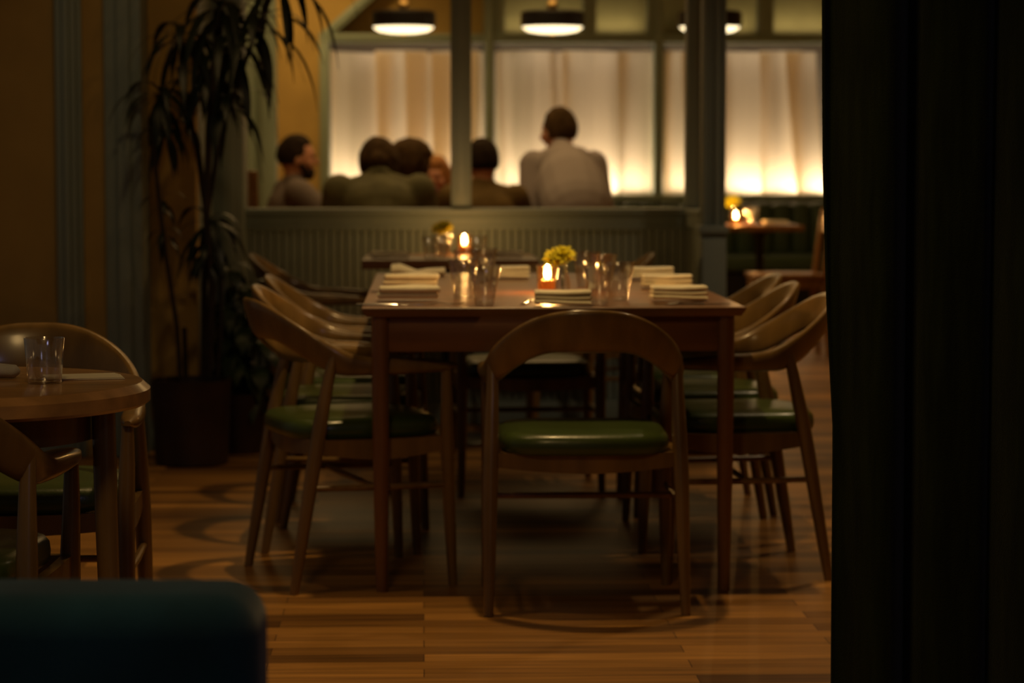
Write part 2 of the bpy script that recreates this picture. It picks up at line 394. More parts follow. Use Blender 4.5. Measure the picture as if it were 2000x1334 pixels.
for i, (pa, pb) in enumerate(((646, 946), (966, 1275), (1294, 1690))):
    xa, xb = X(pa), X(pb)
    st = MB().box((xa, YW + .13, zs - .044), (xb, YW + .15, zs - .030), .002).build('led_strip', M['strip'])
    tag(st, ('warm light strip along the sill behind the left curtains', 'warm light strip along the sill behind the middle curtains', 'warm light strip along the sill behind the right curtains')[i], 'light strip', 'light strips at the window sills')
    light('window_uplight', 'AREA', ((xa + xb) / 2, YW + .155, zs - .02), 6.2 * (xb - xa), (1, .76, .50), xb - xa, rot=(R(180), 0, 0), size_y=.04)
    npk = max(2, round((xb - xa) / .42))
    for q in range(npk):
        light('sill_puck_light', 'POINT', (xa + (q + .5 + .22 * math.sin(q * 5 + i)) * (xb - xa) / npk, YW + .15, zs + .03), .8, (1, .76, .50), .015)
    light('window_toplight', 'AREA', ((xa + xb) / 2, YW + .15, Z(85)), .55 * (xb - xa), (1, .78, .58), xb - xa, rot=(0, 0, 0), size_y=.04)
for pa, pb in ((986, 1137), (1164, 1262), (1420, 1477), (1508, 1640)):
    xa, xb = X(pa), X(pb)
    light('transom_uplight', 'AREA', ((xa + xb) / 2, YW + .30, Z(66) + .02), 1.3 * (xb - xa), (1, .72, .36), xb - xa, rot=(R(180), 0, 0), size_y=.04)

# sheer curtains on rods
def sheer(pa, pb, seed, label, lean=0.0, top=98, sag=.0):
    rnd = random.Random(seed); xa, xb = X(pa), X(pb); n = int((xb - xa) / .006); m = 40
    zt_, zb_ = Z(top), zs - .005
    f = [(rnd.uniform(2.2, 3.4), .018), (rnd.uniform(4, 6.5), .012), (rnd.uniform(9, 13), .006), (rnd.uniform(18, 26), .002)]
    ph = [rnd.uniform(0, 6.28) for _ in f]; sh = [rnd.uniform(-1.3, 1.3) for _ in f]
    W = xb - xa
    L0 = rnd.uniform(.21, .28); gath = [(L0, L0 * .40, .022, rnd.uniform(0, 6), rnd.uniform(-.8, .8)), (L0 * .47, L0 * .06, .006, rnd.uniform(0, 6), rnd.uniform(-1.5, 1.5))]
    rings = []
    for j in range(m + 1):
        v = j / m; z = zb_ + (zt_ - zb_) * v; row = []
        for i in range(n + 1):
            u = i / n; q_ = u * W; env = min(1, 9 * u, 9 * (1 - u)); xx = xa + q_; y = 0
            for (L_, B_, C_, p_, t_) in gath:
                fi = 2 * PI * (q_ + .12 * math.sin(q_ * 4.1 + seed)) / L_ + p_ + t_ * (1 - v)
                xx += env * B_ * (.80 + .30 * v) * math.sin(fi); y += env * C_ * math.sin(fi)
            for k, (fr, am) in enumerate(f): y += am * math.sin(fr * xx * 2.6 + ph[k] + sh[k] * (1 - v))
            xx = min(max(xx, xa - .005), xb + .005) + lean * (1 - v) ** 1.3 * (u ** 1.5)
            drop = sag * (math.sin(u * W * 6.5 + seed) ** 2) * max(0, v - .9) * 10
            row.append(Vector((xx, YW + .020 + y, z - drop)))
        rings.append(row)
    o = MB().rings(rings, closed=False).build('window_curtain', M['sheer'], sharp=0, recalc=False)
    tag(o, label, 'curtain', 'sheer cream window curtains')
    return o
sheer(648, 944, 3, 'sheer cream curtain in the leftmost window, behind the seated guests', sag=.02)
sheer(967, 1112, 8, 'sheer cream curtain behind the standing man, left half of the middle window', sag=.012)
sheer(1100, 1273, 21, 'sheer cream curtain right of the standing man, right half of the middle window', sag=.015)
sheer(1295, 1410, 31, 'sheer cream curtain seen between window frame and partition column', sag=.015)
sheer(1400, 1590, 47, 'sheer cream curtain right of the column with folds sweeping to its lower right', lean=.10, sag=.01)
for i, (pa, pb) in enumerate(((645, 947), (965, 1276), (1293, 1650))):
    rd = empty('curtain_rod', ((X(pa) + X(pb)) / 2, YW + .02, Z(96)))
    hw = (X(pb) - X(pa)) / 2
    MB().tube([(-hw + .005, 0, 0), (hw - .005, 0, 0)], .005, 10).build('pole', M['bronze'], rd)
    for s_ in (-1, 1): MB().box((s_ * (hw - .02) - .006, -.02, -.012), (s_ * (hw - .02) + .006, .03, .03), .002).build('bracket', M['black'], rd)
    tag(rd, ('thin dark curtain rod across the leftmost window', 'thin dark curtain rod across the middle window', 'thin dark curtain rod across the window right of the column')[i], 'curtain rod', 'curtain rods')

# grey-green panelled pilaster and ochre return at the left of the far room
YQ = 15.7
x0, x1 = gx(476, YQ), gx(541, YQ); mb = MB(); mb.box((x0 - .3, YQ + .02, 0), (x1, YQ + .12, 3.0), .004)
w_ = x1 - x0
for a, b, d in ((0, .32, .03), (.44, .52, .015), (.52, 1.0, .03)): mb.box((x0 + a * w_, YQ + .02 - d, 0), (x0 + b * w_, YQ + .04, 3.0), .004)
struct(mb.build('trim_pilaster', M['sage_far']))

# ================================================================== PENDANTS
def make_pendant():
    r = empty('pendant_lamp')
    R0 = .200
    MB().lathe([(.001, .125), (.05, .125), (R0 - .02, .118), (R0, .105), (R0, .022), (R0 - .008, .018), (R0 - .010, .03), (R0 - .012, .10), (.001, .105)], n=48).build('drum_shade', M['black'], r)
    d = MB().lathe([(R0 - .013, .022), (R0 - .02, .010), (.15, -.008), (.09, -.018), (.001, -.022)], n=48).build('diffuser', M['diffuser'], r)
    MB().lathe([(.001, -.020), (.014, -.022), (.016, -.028), (.008, -.036), (.001, -.037)], n=20).build('finial', M['brass'], r)
    MB().ellipsoid((0, 0, .155), (.036, .036, .036)).build('brass_ball', M['brass'], r)
    MB().tube([(0, 0, .17), (0, 0, .85)], .007, 10).build('rod', M['brass'], r)
    MB().lathe([(.06, .85), (.06, .868), (.001, .872)], n=24).build('canopy', M['brass'], r)
    return r
YL = 15.1
pend = make_pendant()
for i, (px, lab) in enumerate(((788, 'black drum pendant lamp with glowing diffuser, hanging left of the partition post'),
                               (1079, 'black drum pendant lamp with glowing diffuser, hanging right of the partition post'),
                               (1386, 'black drum pendant lamp mostly hidden by the partition column'))):
    o = pend if i == 0 else copy_tree(pend)
    p = at(px, 59, YL); o.location = p
    for c in kids(o):
        if c.name.startswith('rod'): c.scale.z = 1
    tag(o, lab, 'lamp', 'pendant lamps in the far room')
    light('pendant_glow', 'SPOT', (p.x, p.y, p.z - .03), 9, (1, .66, .30), .16, spot=150, blend=.6)
    # rod reaches the ceiling
for o in [q for q in bpy.data.objects if q.name.startswith('pendant_lamp')]:
    k = (3.0 - o.location.z) / .872

# ================================================================== DINING CHAIR
def sm(t): t = max(0, min(1, t)); return t * t * (3 - 2 * t)
def make_chair():
    r = empty('dining_chair')
    # the bent wooden band: armrests that sweep up into the backrest
    pts = []
    N = 64
    for i in range(N + 1):
        t = -1 + 2 * i / N; a = abs(t); s_ = 1 if t > 0 else -1
        if a < .60:                               # the curved back, an ellipse quadrant
            th = a / .60 * PI / 2
            x = .236 * math.sin(th) ** .95; y = -.06 - .205 * math.cos(th)
        else:
            q = (a - .60) / .40; x = .236 + .004 * math.sin(q * PI) + .006 * q; y = -.06 + .285 * q
        top = .767 - .152 * sm((a - .02) / .68) ** 1.15 - .012 * sm((a - .7) / .3)
        bot = .655 - .088 * sm((a - .12) / .46) + .006 * sm((a - .7) / .3)
        th_ = .011 + .011 * sm((a - .35) / .35) - .002 * sm((a - .85) / .15)
        lean = .30 * (1 - sm((a - .3) / .4))      # the back leans outwards at its top
        pts.append((s_ * x, y, top, bot, th_, lean))
    rings = []
    n = 16
    for i, (x, y, top, bot, th_, lean) in enumerate(pts):
        a = pts[max(i - 1, 0)]; b = pts[min(i + 1, N)]
        d = Vector((b[0] - a[0], b[1] - a[1], 0)).normalized(); out = Vector((d.y, -d.x, 0))
        if out.dot(Vector((x, y + .02, 0))) < 0: out = -out
        zc_, hh = (top + bot) / 2, (top - bot) / 2
        ax = (Vector((0, 0, 1)) + out * lean).normalized(); side = out
        endk = 1.0
        e = min(i, N - i)
        if e < 3: endk = (.35, .72, .92)[e]
        ring = []
        for k in range(n):
            an = 2 * PI * k / n; c_, s2 = math.cos(an), math.sin(an)
            c_ = abs(c_) ** .75 * (1 if c_ > 0 else -1); s2 = abs(s2) ** .75 * (1 if s2 > 0 else -1)
            ring.append(Vector((x, y, zc_)) + ax * (hh * endk * s2) + side * (th_ * endk * c_))
        rings.append(ring)
    MB().rings(rings).build('backrest', M['teak'], r, sharp=60)
    for s_ in (-1, 1):                            # rear legs: through the band, swelling at the seat, splayed back
        P = [(s_ * .232, -.110, .625), (s_ * .233, -.125, .56), (s_ * .236, -.150, .44), (s_ * .239, -.168, .34), (s_ * .243, -.205, .12), (s_ * .246, -.225, 0)]
        MB().tube(P, [.0135, .0155, .0195, .0195, .0155, .012], 14).build('leg', M['teak'], r, 50)
    for s_ in (-1, 1):
        P = [(s_ * .240, .195, .585), (s_ * .238, .198, .50), (s_ * .234, .200, .40), (s_ * .236, .206, .2), (s_ * .240, .214, 0)]
        MB().tube(P, [.0125, .0165, .019, .0165, .012], 14).build('leg', M['teak'], r, 50)
    # seat outline: rounded trapezoid
    def outline(w1, w2, y0, y1, k=.10, n=56):
        o = []
        for i in range(n):
            a = 2 * PI * i / n; c_, s_ = math.cos(a), math.sin(a)
            e = .38
            cx = abs(c_) ** e * (1 if c_ > 0 else -1); sy = abs(s_) ** e * (1 if s_ > 0 else -1)
            y = (y0 + y1) / 2 + (y1 - y0) / 2 * sy
            t = (y - y0) / (y1 - y0); o.append((cx * (w1 + (w2 - w1) * t), y + .02 * (1 - cx * cx) * (1 if sy > 0 else -1)))
        return o
    prof = [(.99, .398), (1.02, .404), (1.03, .420), (1.02, .436), (.985, .446), (.90, .452), (.6, .455), (.3, .454), (.02, .453)]
    ol = outline(.207, .214, -.190, .190)
    rings = [[Vector((x * k, .008 + (y - .008) * k, z - .012 * (1 - abs(y) / .2) * 0)) for x, y in ol] for k, z in prof]
    MB().rings(rings).build('seat', M['leather'], r, sharp=70)
    # wooden rails with a curved lower edge
    mb = MB()
    def rail(p, q, bow, drop):
        rg = []
        for i in range(17):
            t = i / 16; c_ = Vector(p).lerp(Vector(q), t); b_ = math.sin(PI * t)
            dd = (Vector(q) - Vector(p)).normalized(); o_ = Vector((dd.y, -dd.x, 0)); c_ = c_ + o_ * bow * b_
            zt_, zb2 = .402 - .004 * b_, .365 - drop * b_
            rg.append([c_ + o_ * .010 + Vector((0, 0, zt_)), c_ - o_ * .010 + Vector((0, 0, zt_)), c_ - o_ * .010 + Vector((0, 0, zb2)), c_ + o_ * .010 + Vector((0, 0, zb2))])
        mb.rings(rg)
    rail((-.225, -.155, 0), (.225, -.155, 0), .025, .014); rail((.225, .195, 0), (-.225, .195, 0), .018, .010)
    rail((.232, -.155, 0), (.230, .195, 0), .0, .020); rail((-.230, .195, 0), (-.232, -.155, 0), .0, .020)
    mb.build('seat_frame', M['teak'], r, 30)
    for s_ in (-1, 1):
        MB().tube([(s_ * .241, -.180, .275), (s_ * .240, 0, .272), (s_ * .236, .204, .270)], [.0075, .009, .0075], 10).build('stretcher', M['teak'], r)
    MB().tube([(-.240, .0, .272), (0, .0, .272), (.240, .0, .272)], [.0075, .009, .0075], 10).build('stretcher', M['teak'], r)
    return r
chair0 = make_chair()
used = [False]
def place_chair(x, y, rz, label, group=None):
    if not used[0]: o = chair0; used[0] = True
    else: o = copy_tree(chair0)
    o.location = (x, y, 0); o.rotation_euler = (0, 0, R(rz)); tag(o, label, 'chair', group); return o
# rz: 0 faces away from the camera, -90 faces right, 90 faces left, 180 faces the camera
G1 = 'dining chairs around the long table'
fx = gx(1146, 5.98, 600)
place_chair(fx, 6.16, 0, 'wooden dining chair at the near end of the long table, its curved back towards us', G1)
place_chair(-.200, 6.56, -72, 'wooden dining chair with green seat, first on the left side of the long table', G1)
place_chair(-.220, 7.16, -93, 'wooden dining chair, second on the left side of the long table', G1)
place_chair(-.225, 7.80, -92, 'wooden dining chair, third and farthest on the left side of the long table', G1)
place_chair(.855, 6.66, 93, 'wooden dining chair with green seat, first on the right side of the long table', G1)
place_chair(.855, 7.31, 91, 'wooden dining chair, second on the right side of the long table', G1)
place_chair(.885, 7.87, 92, 'wooden dining chair, third and farthest on the right side of the long table', G1)
place_chair(.355, 8.34, 183, 'wooden dining chair at the far end of the long table, seen below the tabletop', G1)
G2 = 'dining chairs at the small round table'
place_chair(-.90, 4.27, -4, 'wooden dining chair at the near side of the round oak table, nearest to us', G2)
place_chair(-.858, 5.19, 182, 'wooden dining chair behind the round oak table', G2)

# ================================================================== LONG TABLE
TY0, TY1 = 6.25, 8.25
TX0, TX1 = at(706, 603, TY0).x, at(1458, 602, TY0).x
TZ = .75
tcx, tcy = (TX0 + TX1) / 2, (TY0 + TY1) / 2; hw, hl = (TX1 - TX0) / 2, (TY1 - TY0) / 2
t = empty('dining_table', (tcx, tcy, 0)); tag(t, 'long dark walnut dining table set for eight guests', 'table')
mb = MB(); rg = []
for k, z in ((-.012, TZ - .024), (.0, TZ - .006), (.0, TZ - .002), (-.002, TZ)):
    rg.append([Vector((-hw - k, -hl - k, z)), Vector((hw + k, -hl - k, z)), Vector((hw + k, hl + k, z)), Vector((-hw - k, hl + k, z))])
mb.rings([[Vector((math.copysign(abs(v.x) , v.x), v.y, v.z)) for v in r_] for r_ in rg]); mb.build('tabletop', M['walnut'], t, 20)
mb = MB(); ax, ay = hw - .045, hl - .045
for lo, hi in (((-ax, -ay, TZ - .118), (ax, -ay + .022, TZ - .024)), ((-ax, ay - .022, TZ - .118), (ax, ay, TZ - .024)),
               ((-ax, -ay, TZ - .118), (-ax + .022, ay, TZ - .024)), ((ax - .022, -ay, TZ - .118), (ax, ay, TZ - .024))):
    mb.box(lo, hi, .002)
mb.build('apron', M['walnut'], t)
for sx in (-1, 1):
    for sy in (-1, 1):
        cx_, cy_ = sx * (hw - .047), sy * (hl - .047)
        MB().tube([(cx_, cy_, TZ - .024), (cx_, cy_, TZ - .13), (cx_ - sx * .001, cy_, .35), (cx_ - sx * .002, cy_, 0)], [.0225, .0225, .0215, .0155], 20).build('leg', M['walnut_v'], t, 40)

# ================================================================== ROUND TABLE (left)
rt = empty('round_table', (-.855, 4.42, 0)); tag(rt, 'round honey oak table with thick chamfered edge at the left of the picture', 'table')
RT, RZ = .355, .725
MB().lathe([(RT - .05, RZ - .042), (RT - .008, RZ - .042), (RT, RZ - .036), (RT, RZ - .014), (RT - .014, RZ - .001), (RT - .018, RZ), (.001, RZ)], n=96).build('tabletop', M['oak'], rt, 25)
for a, q_ in ((-12, .285), (100, .285), (183, .315)):
    c_, s_ = math.cos(R(a)) * q_ / .285, math.sin(R(a)) * q_ / .285
    MB().tube([(c_ * .285, s_ * .285, RZ - .04), (c_ * .288, s_ * .288, .5), (c_ * .30, s_ * .30, 0)], [.0215, .021, .0165], 18).build('leg', M['teak'], rt, 40)
MB().lathe([(.24, RZ - .10), (.262, RZ - .10), (.262, RZ - .043), (.24, RZ - .043)], n=64).build('apron', M['teak'], rt, 30)
for k, px in enumerate((97, 175)):
    p = at(px, 818, 4.08)
    a = math.atan2(-1, (p.x + .855) / .34) if False else 0
for an in (-104, -82):                            # two plug holes in the rim
    c_, s_ = math.cos(R(an)), math.sin(R(an))
    q = Vector((c_ * (RT - .0015), s_ * (RT - .0015), RZ - .026)); o_ = Vector((c_, s_, 0))
    MB().tube([q, q + o_ * .003], .0042, 14).build('screw_cap', M['black'], rt)

# ================================================================== TABLEWARE
def make_tumbler(name, r0, r1, h, wall=.0025, base=.009):
    return MB().lathe([(.001, 0), (r0 - .002, 0), (r0, .002), (r1, h - .001), (r1 - wall / 2, h), (r1 - wall, h - .001), (r0 - wall, base), (r0 - wall - .004, base - .002), (.001, base - .002)], n=40).build(name, M['glass'], None, 50)
gl0 = make_tumbler('water_glass', .0255, .0425, .106, .0017)
gl1 = make_tumbler('old_fashioned_glass', .030, .0365, .083, .0017)
def put(o, first, loc, rz, label, cat, group, src_used={}):
    c = o if not src_used.get(o.name) else copy_tree(o)
    src_used[o.name] = True
    c.location = loc; c.rotation_euler.z = R(rz); tag(c, label, cat, group); return c
GG = 'water glasses on the long table'
def tz(px, py, z=TZ): return atz(px, py, z)
for px, py, lab in ((947, 598, 'flared water glass nearest us in the left cluster on the long table'),
                    (905, 583, 'flared water glass at the left edge of the left cluster on the long table'),
                    (912, 556, 'flared water glass at the back left of the left cluster on the long table'),
                    (946, 552, 'flared water glass at the back right of the left cluster on the long table'),
                    (1171, 597, 'flared water glass nearest us in the right cluster beside the flower'),
                    (1210, 588, 'flared water glass at the right edge of the right cluster'),
                    (1146, 560, 'flared water glass standing just right of the flower vase'),
                    (1178, 568, 'flared water glass in the middle back of the right cluster')):
    p = tz(px, py); put(gl0, 0, (p.x, p.y + .03, TZ), 0, lab, 'glass', GG)
p = atz(85, 750, RZ); o = gl1; o.location = (p.x, p.y + .015, RZ); tag(o, 'short clear tumbler standing on the round oak table', 'glass')

def napkin_mesh(L=.165, W=.10, layers=4, h=.030, seed=1, roll=True):
    mb = MB(); rnd = random.Random(seed)
    z = 0
    for k in range(layers):
        hh = h / layers; ox, oy = rnd.uniform(-.004, .004), rnd.uniform(-.004, .004)
        a = bmesh.new(); bmesh.ops.create_grid(a, x_segments=14, y_segments=10, size=.5)
        for v in a.verts:
            ex = min(1, (0.5 - abs(v.co.x)) * 10); v.co.x *= L; v.co.y *= W * (1 - .03 * k); v.co.z = z + hh * .5 + .0025 * math.sin(v.co.x * 30 + k) * math.sin(v.co.y * 25 + seed)
            v.co.x += ox; v.co.y += oy
        g = bmesh.ops.extrude_face_region(a, geom=a.faces[:]); up = [v for v in g['geom'] if isinstance(v, bmesh.types.BMVert)]
        for v in up: v.co.z += hh * .92
        bmesh.ops.recalc_face_normals(a, faces=a.faces)
        mb.merge(a); z += hh
    return mb
def make_setting_napkin(name, m, L=.165, W=.10, h=.03, layers=4, seed=1):
    o = napkin_mesh(L, W, layers, h, seed).build(name, m, None, 50)
    b = o.modifiers.new('soft', 'BEVEL'); b.width = .0065; b.segments = 3; b.limit_method = 'ANGLE'
    return o
nap0 = make_setting_napkin('folded_napkin', M['linen'], h=.034, layers=2)
nap1 = make_setting_napkin('folded_napkin', M['linen'], .15, .10, .036, 3, 5)
GN = 'folded cloth napkins on the long table'
for src, px, py, rz, lab in ((nap0, 798, 590, 2, 'cream folded napkin nearest us on the left side of the long table'),
                        (nap0, 803, 563, -2, 'cream folded napkin, second on the left side of the long table'),
                        (nap1, 1328, 590, 1, 'folded napkin nearest us on the right side of the long table'),
                        (nap1, 1304, 565, -2, 'folded napkin, second on the right side of the long table'),
                        (nap1, 1270, 548, 2, 'folded napkin, third and farthest on the right side of the long table'),
                        (nap1, 1100, 600, -3, 'folded napkin in front of the candle at the near end of the long table'),
                        (nap1, 988, 546, 3, 'folded napkin at the far end of the long table, beside the left glasses')):
    p = tz(px, py); put(src, 0, (p.x, p.y + .05, TZ), rz, lab, 'napkin', GN)
# the third left one is rumpled: a waisted roll
mb = MB(); mb.tube([(-.085, .01, .020), (-.06, .008, .022), (-.02, .0, .014), (.0, 0, .011), (.03, .0, .014), (.09, -.004, .016)],
                   [(.034, .020), (.036, .021), (.028, .013), (.024, .010), (.034, .013), (.042, .014)], 20, up=(0, 1, 0))
o = mb.build('folded_napkin', M['linen'], None, 60); p = tz(816, 541); o.location = (p.x, p.y + .05, TZ)
tag(o, 'rumpled cream napkin, third and farthest on the left side of the long table', 'napkin', GN)

def cutlery(kind):
    mb = MB()
    if kind == 'knife':
        mb.tube([(-.105, 0, .0035), (-.09, 0, .004), (-.02, 0, .004), (.0, 0, .003)], [(.003, .004), (.0032, .0055), (.003, .004), (.0022, .003)], 10, up=(0, 0, 1))
        mb.box((.0, -.0045, .0022), (.085, .006, .0038), .0007); mb.tube([(.084, .001, .003), (.10, .003, .003)], [(.0008, .005), (.0005, .001)], 8, up=(0, 0, 1))
    else:
        mb.tube([(-.10, 0, .0035), (-.08, 0, .004), (0, 0, .003), (.035, 0, .007)], [(.0015, .006), (.0018, .006), (.0015, .0025), (.0015, .004)], 10, up=(0, 0, 1))
        mb.tube([(.035, 0, .007), (.045, 0, .005), (.062, 0, .0035)], [(.0012, .004), (.0013, .011), (.0012, .011)], 12, up=(0, 0, 1))
        for k in range(4): mb.tube([(.06, -.009 + .006 * k, .0035), (.085, -.009 + .006 * k, .004), (.10, -.009 + .006 * k, .007)], [.0014, .0012, .0007], 6)
    return mb.build(kind, M['steel'], None, 40)
kn = cutlery('knife'); fk = cutlery('fork')
GC = 'cutlery on the long table'
for src, px, py, rz, cat, lab in ((kn, 775, 598, 3, 'knife', 'steel knife lying before the nearest napkin on the left side'),
                             (fk, 835, 597, 2, 'fork', 'steel fork lying before the nearest napkin on the left side'),
                             (kn, 1300, 597, 184, 'knife', 'steel knife lying before the nearest napkin on the right side'),
                             (fk, 1352, 597, 182, 'fork', 'steel fork lying before the nearest napkin on the right side'),
                             (fk, 1030, 592, 80, 'fork', 'steel fork standing out left of the napkin at the near end'),
                             (kn, 795, 572, 2, 'knife', 'steel knife between the first and second left napkins'),
                             (kn, 1310, 574, 182, 'knife', 'steel knife between the first and second right napkins')):
    p = tz(px, py); put(src, 0, (p.x, p.y + .012, TZ), rz, lab, cat, GC)

# candles in amber glasses
def make_votive():
    r = empty('candle_holder')
    MB().lathe([(.001, 0), (.026, 0), (.028, .002), (.032, .078), (.0305, .079), (.029, .077), (.025, .006), (.001, .005)], n=36).build('amber_glass', M['amber'], r, 50)
    c = MB().lathe([(.001, .006), (.019, .006), (.019, .036), (.017, .038), (.001, .037)], n=24).build('candle', M['wax'], r, 40)
    MB().tube([(0, 0, .036), (.001, 0, .046)], .0009, 6).build('wick', M['black'], c)
    MB().lathe([(.001, .042), (.007, .047), (.0095, .055), (.0075, .065), (.003, .075), (.0004, .082)], n=16).build('flame', M['flame'], c, 0)
    return r
vo = make_votive()
def votive(px, py, Y, z, lab, energy, first=[True]):
    o = vo if first[0] else copy_tree(vo); first[0] = False
    p = at(px, py, Y); o.location = (p.x, Y, z); tag(o, lab, 'candle', 'lit candles in amber glasses')
    light('candle_light', 'POINT', (p.x, Y, z + .090), energy, (1, .50, .14), .012)
    return o
p = tz(1069, 572); votive(1069, 572, p.y, TZ, 'lit candle in an amber glass on the long table, left of the flower', 3.0)

def make_vase(flow_n=1, seed=2):
    r = empty('bud_vase')
    MB().lathe([(.001, 0), (.020, 0), (.022, .003), (.0225, .03), (.017, .055), (.0125, .072), (.0135, .088), (.0125, .088), (.0112, .072), (.0155, .054), (.0205, .03), (.019, .006), (.001, .005)], n=32).build('glass_vase', M['glass'], r, 50)
    rnd = random.Random(seed)
    for f in range(flow_n):
        hx, hy, hz = (.0, 0, .112) if f == 0 else (-.018, .006, .104)
        MB().tube([(0, 0, .01), (hx * .3, 0, .06), (hx, hy, hz)], .0014, 8).build('stem', M['stem'], r)
        mb = MB()
        for ring, (n, el, ln) in enumerate(((24, 0, .039), (22, 22, .036), (18, 45, .030), (12, 70, .022))):
            for k in range(n):
                a = 2 * PI * (k + .5 * (ring % 2)) / n + rnd.uniform(-.08, .08); e = R(el + rnd.uniform(-8, 8)); l_ = ln * rnd.uniform(.9, 1.08)
                TL = Matrix.Rotation(R(30), 3, 'X'); dr = TL @ Vector((math.cos(a) * math.cos(e), math.sin(a) * math.cos(e), math.sin(e))); sd = TL @ Vector((-math.sin(a), math.cos(a), 0)); c_ = Vector((hx, hy, hz))
                mb.tube([c_ + dr * .004, c_ + dr * l_ * .5 + Vector((0, 0, .001)), c_ + dr * l_], [(.0018, .0006), (.0046, .0007), (.0022, .0005)], 6, up=sd)
        fl = mb.build('flower', M['petal'], r, 60)
        MB().ellipsoid((hx, hy, hz + .004), (.008, .008, .006), 14, 8).build('flower_eye', M['petal_eye'], fl)
    return r
va = make_vase(2)
p = tz(1099, 577); va.location = (p.x, p.y, TZ); tag(va, 'small glass vase with yellow flowers on the long table', 'vase')
for c in kids(va): pass

# round table: napkin roll and menu sheet
mb = MB(); rg = []
o = MB().tube([(-.16, 0, .014), (-.10, 0, .016), (.03, 0, .015), (.075, .0, .013), (.082, 0, .012)], [(.020, .014), (.021, .015), (.020, .014), (.019, .012), (.012, .006)], 22, up=(0, 1, 0)).build('rolled_napkin', M['linen_grey'], None, 60)
p = atz(0, 738, RZ); o.location = (p.x - .045, p.y + .0, RZ); o.rotation_euler.z = R(-8); tag(o, 'rolled grey napkin lying left of the tumbler on the round table', 'napkin')
mb = MB()
for k in range(3): mb.box((-.07 - .001 * k, -.05, .0012 * k), (.07 - .003 * k, .05, .0012 * k + .001), .0003, 1, Matrix.Rotation(R(2 * k), 4, 'Z'))
o = mb.build('menu_sheet', M['paper']); p = atz(178, 738, RZ); o.location = (p.x - .012, p.y + .0, RZ + .0005); o.rotation_euler.z = R(12); tag(o, 'folded cream paper menu lying right of the tumbler on the round table', 'menu')

# ================================================================== TWO-SEAT TABLE BY THE HALF WALL
Y2 = 9.42
x0, x1 = gx(706, Y2, 505), gx(1053, Y2, 505)
b2 = empty('bistro_table', ((x0 + x1) / 2, Y2 + .32, 0)); tag(b2, 'small dark wooden table against the half wall, with a candle on it', 'table')
hw2 = (x1 - x0) / 2
MB().box((-hw2, -.32, .712), (hw2, .32, .75), .006).build('tabletop', M['walnut'], b2)
MB().lathe([(.20, 0), (.205, .012), (.19, .022), (.04, .035), (.028, .06), (.026, .66), (.05, .70), (.14, .711)], n=40).build('pedestal', M['black'], b2, 40)
G3 = 'dining chairs at the small table by the half wall'
place_chair(gx(505, 9.75) - 0.0 + .245, 9.72, -92, 'wooden dining chair left of the small table, half hidden behind the plant', G3)
place_chair(gx(1247, 9.75) - .22, 9.74, 90, 'wooden dining chair right of the small table by the half wall', G3)
nap2 = make_setting_napkin('folded_napkin', M['linen'], .15, .09, .022, 2, 9)
for i, (px, py, Y, rz, lab) in enumerate(((762, 500, 9.56, 3, 'folded napkin at the left of the small candlelit table'), (985, 497, 9.60, -8, 'folded napkin at the right of the small candlelit table'))):
    o = nap2 if i == 0 else copy_tree(nap2); o.location = (gx(px, Y, py), Y, .75); o.rotation_euler.z = R(rz); tag(o, lab, 'napkin', 'napkins on the small table')
for i, (px, Y, lab) in enumerate(((840, 9.62, 'water glass left of the candle on the small table'), (866, 9.78, 'water glass between candle and left glass, under the yellow flower'), (935, 9.66, 'water glass right of the candle on the small table'))):
    o = copy_tree(gl0); o.location = (gx(px, Y, 490), Y, .75); o.scale = (.8, .8, .8); tag(o, lab, 'glass', 'glasses on the small table')
votive(907, 480, 9.97, .75, 'lit candle in an amber glass on the small table by the half wall', 2.6)
vb = copy_tree(va); vb.location = (gx(868, 9.9, 480), 9.90, .75); tag(vb, 'small vase with a yellow flower on the small table by the half wall', 'vase')

# ================================================================== RIGHT-HAND FAR TABLE, CHAIR, BANQUETTE
Y3 = 14.6
x0, x1 = gx(1424, Y3), gx(1572, Y3)
b3 = empty('bistro_table', ((x0 + x1) / 2, Y3 + .30, 0)); tag(b3, 'wooden table right of the column with candle and flower before the banquette', 'table')
hw3 = (x1 - x0) / 2
MB().box((-hw3, -.30, .715), (hw3, .30, .75), .006).build('tabletop', M['orangewood'], b3)
MB().lathe([(.20, 0), (.205, .012), (.19, .022), (.04, .035), (.028, .06), (.026, .66), (.05, .70), (.12, .714)], n=32).build('pedestal', M['black'], b3, 40)
votive(1437, 420, 14.75, .75, 'lit candle in an amber glass on the table right of the column', 4.0)
vc = copy_tree(va); vc.location = (gx(1432, 15.0, 420), 15.0, .75); vc.scale = (1.25, 1.25, 1.25); tag(vc, 'small vase with a yellow flower beside the candle right of the column', 'vase')
for i, (px, lab) in enumerate(((1462, 'water glass right of the candle on the table beyond the column'), (1470, 'second water glass from the candle on the table beyond the column'))):
    o = copy_tree(gl0); Y = 14.8 + .15 * i; o.location = (gx(px, Y, 430), Y, .75); tag(o, lab, 'glass', 'glasses beyond the column')
o = copy_tree(nap2); o.location = (gx(1515, 14.75), 14.75, .75); o.rotation_euler.z = R(4); tag(o, 'folded pale napkin on the table beyond the column', 'napkin')

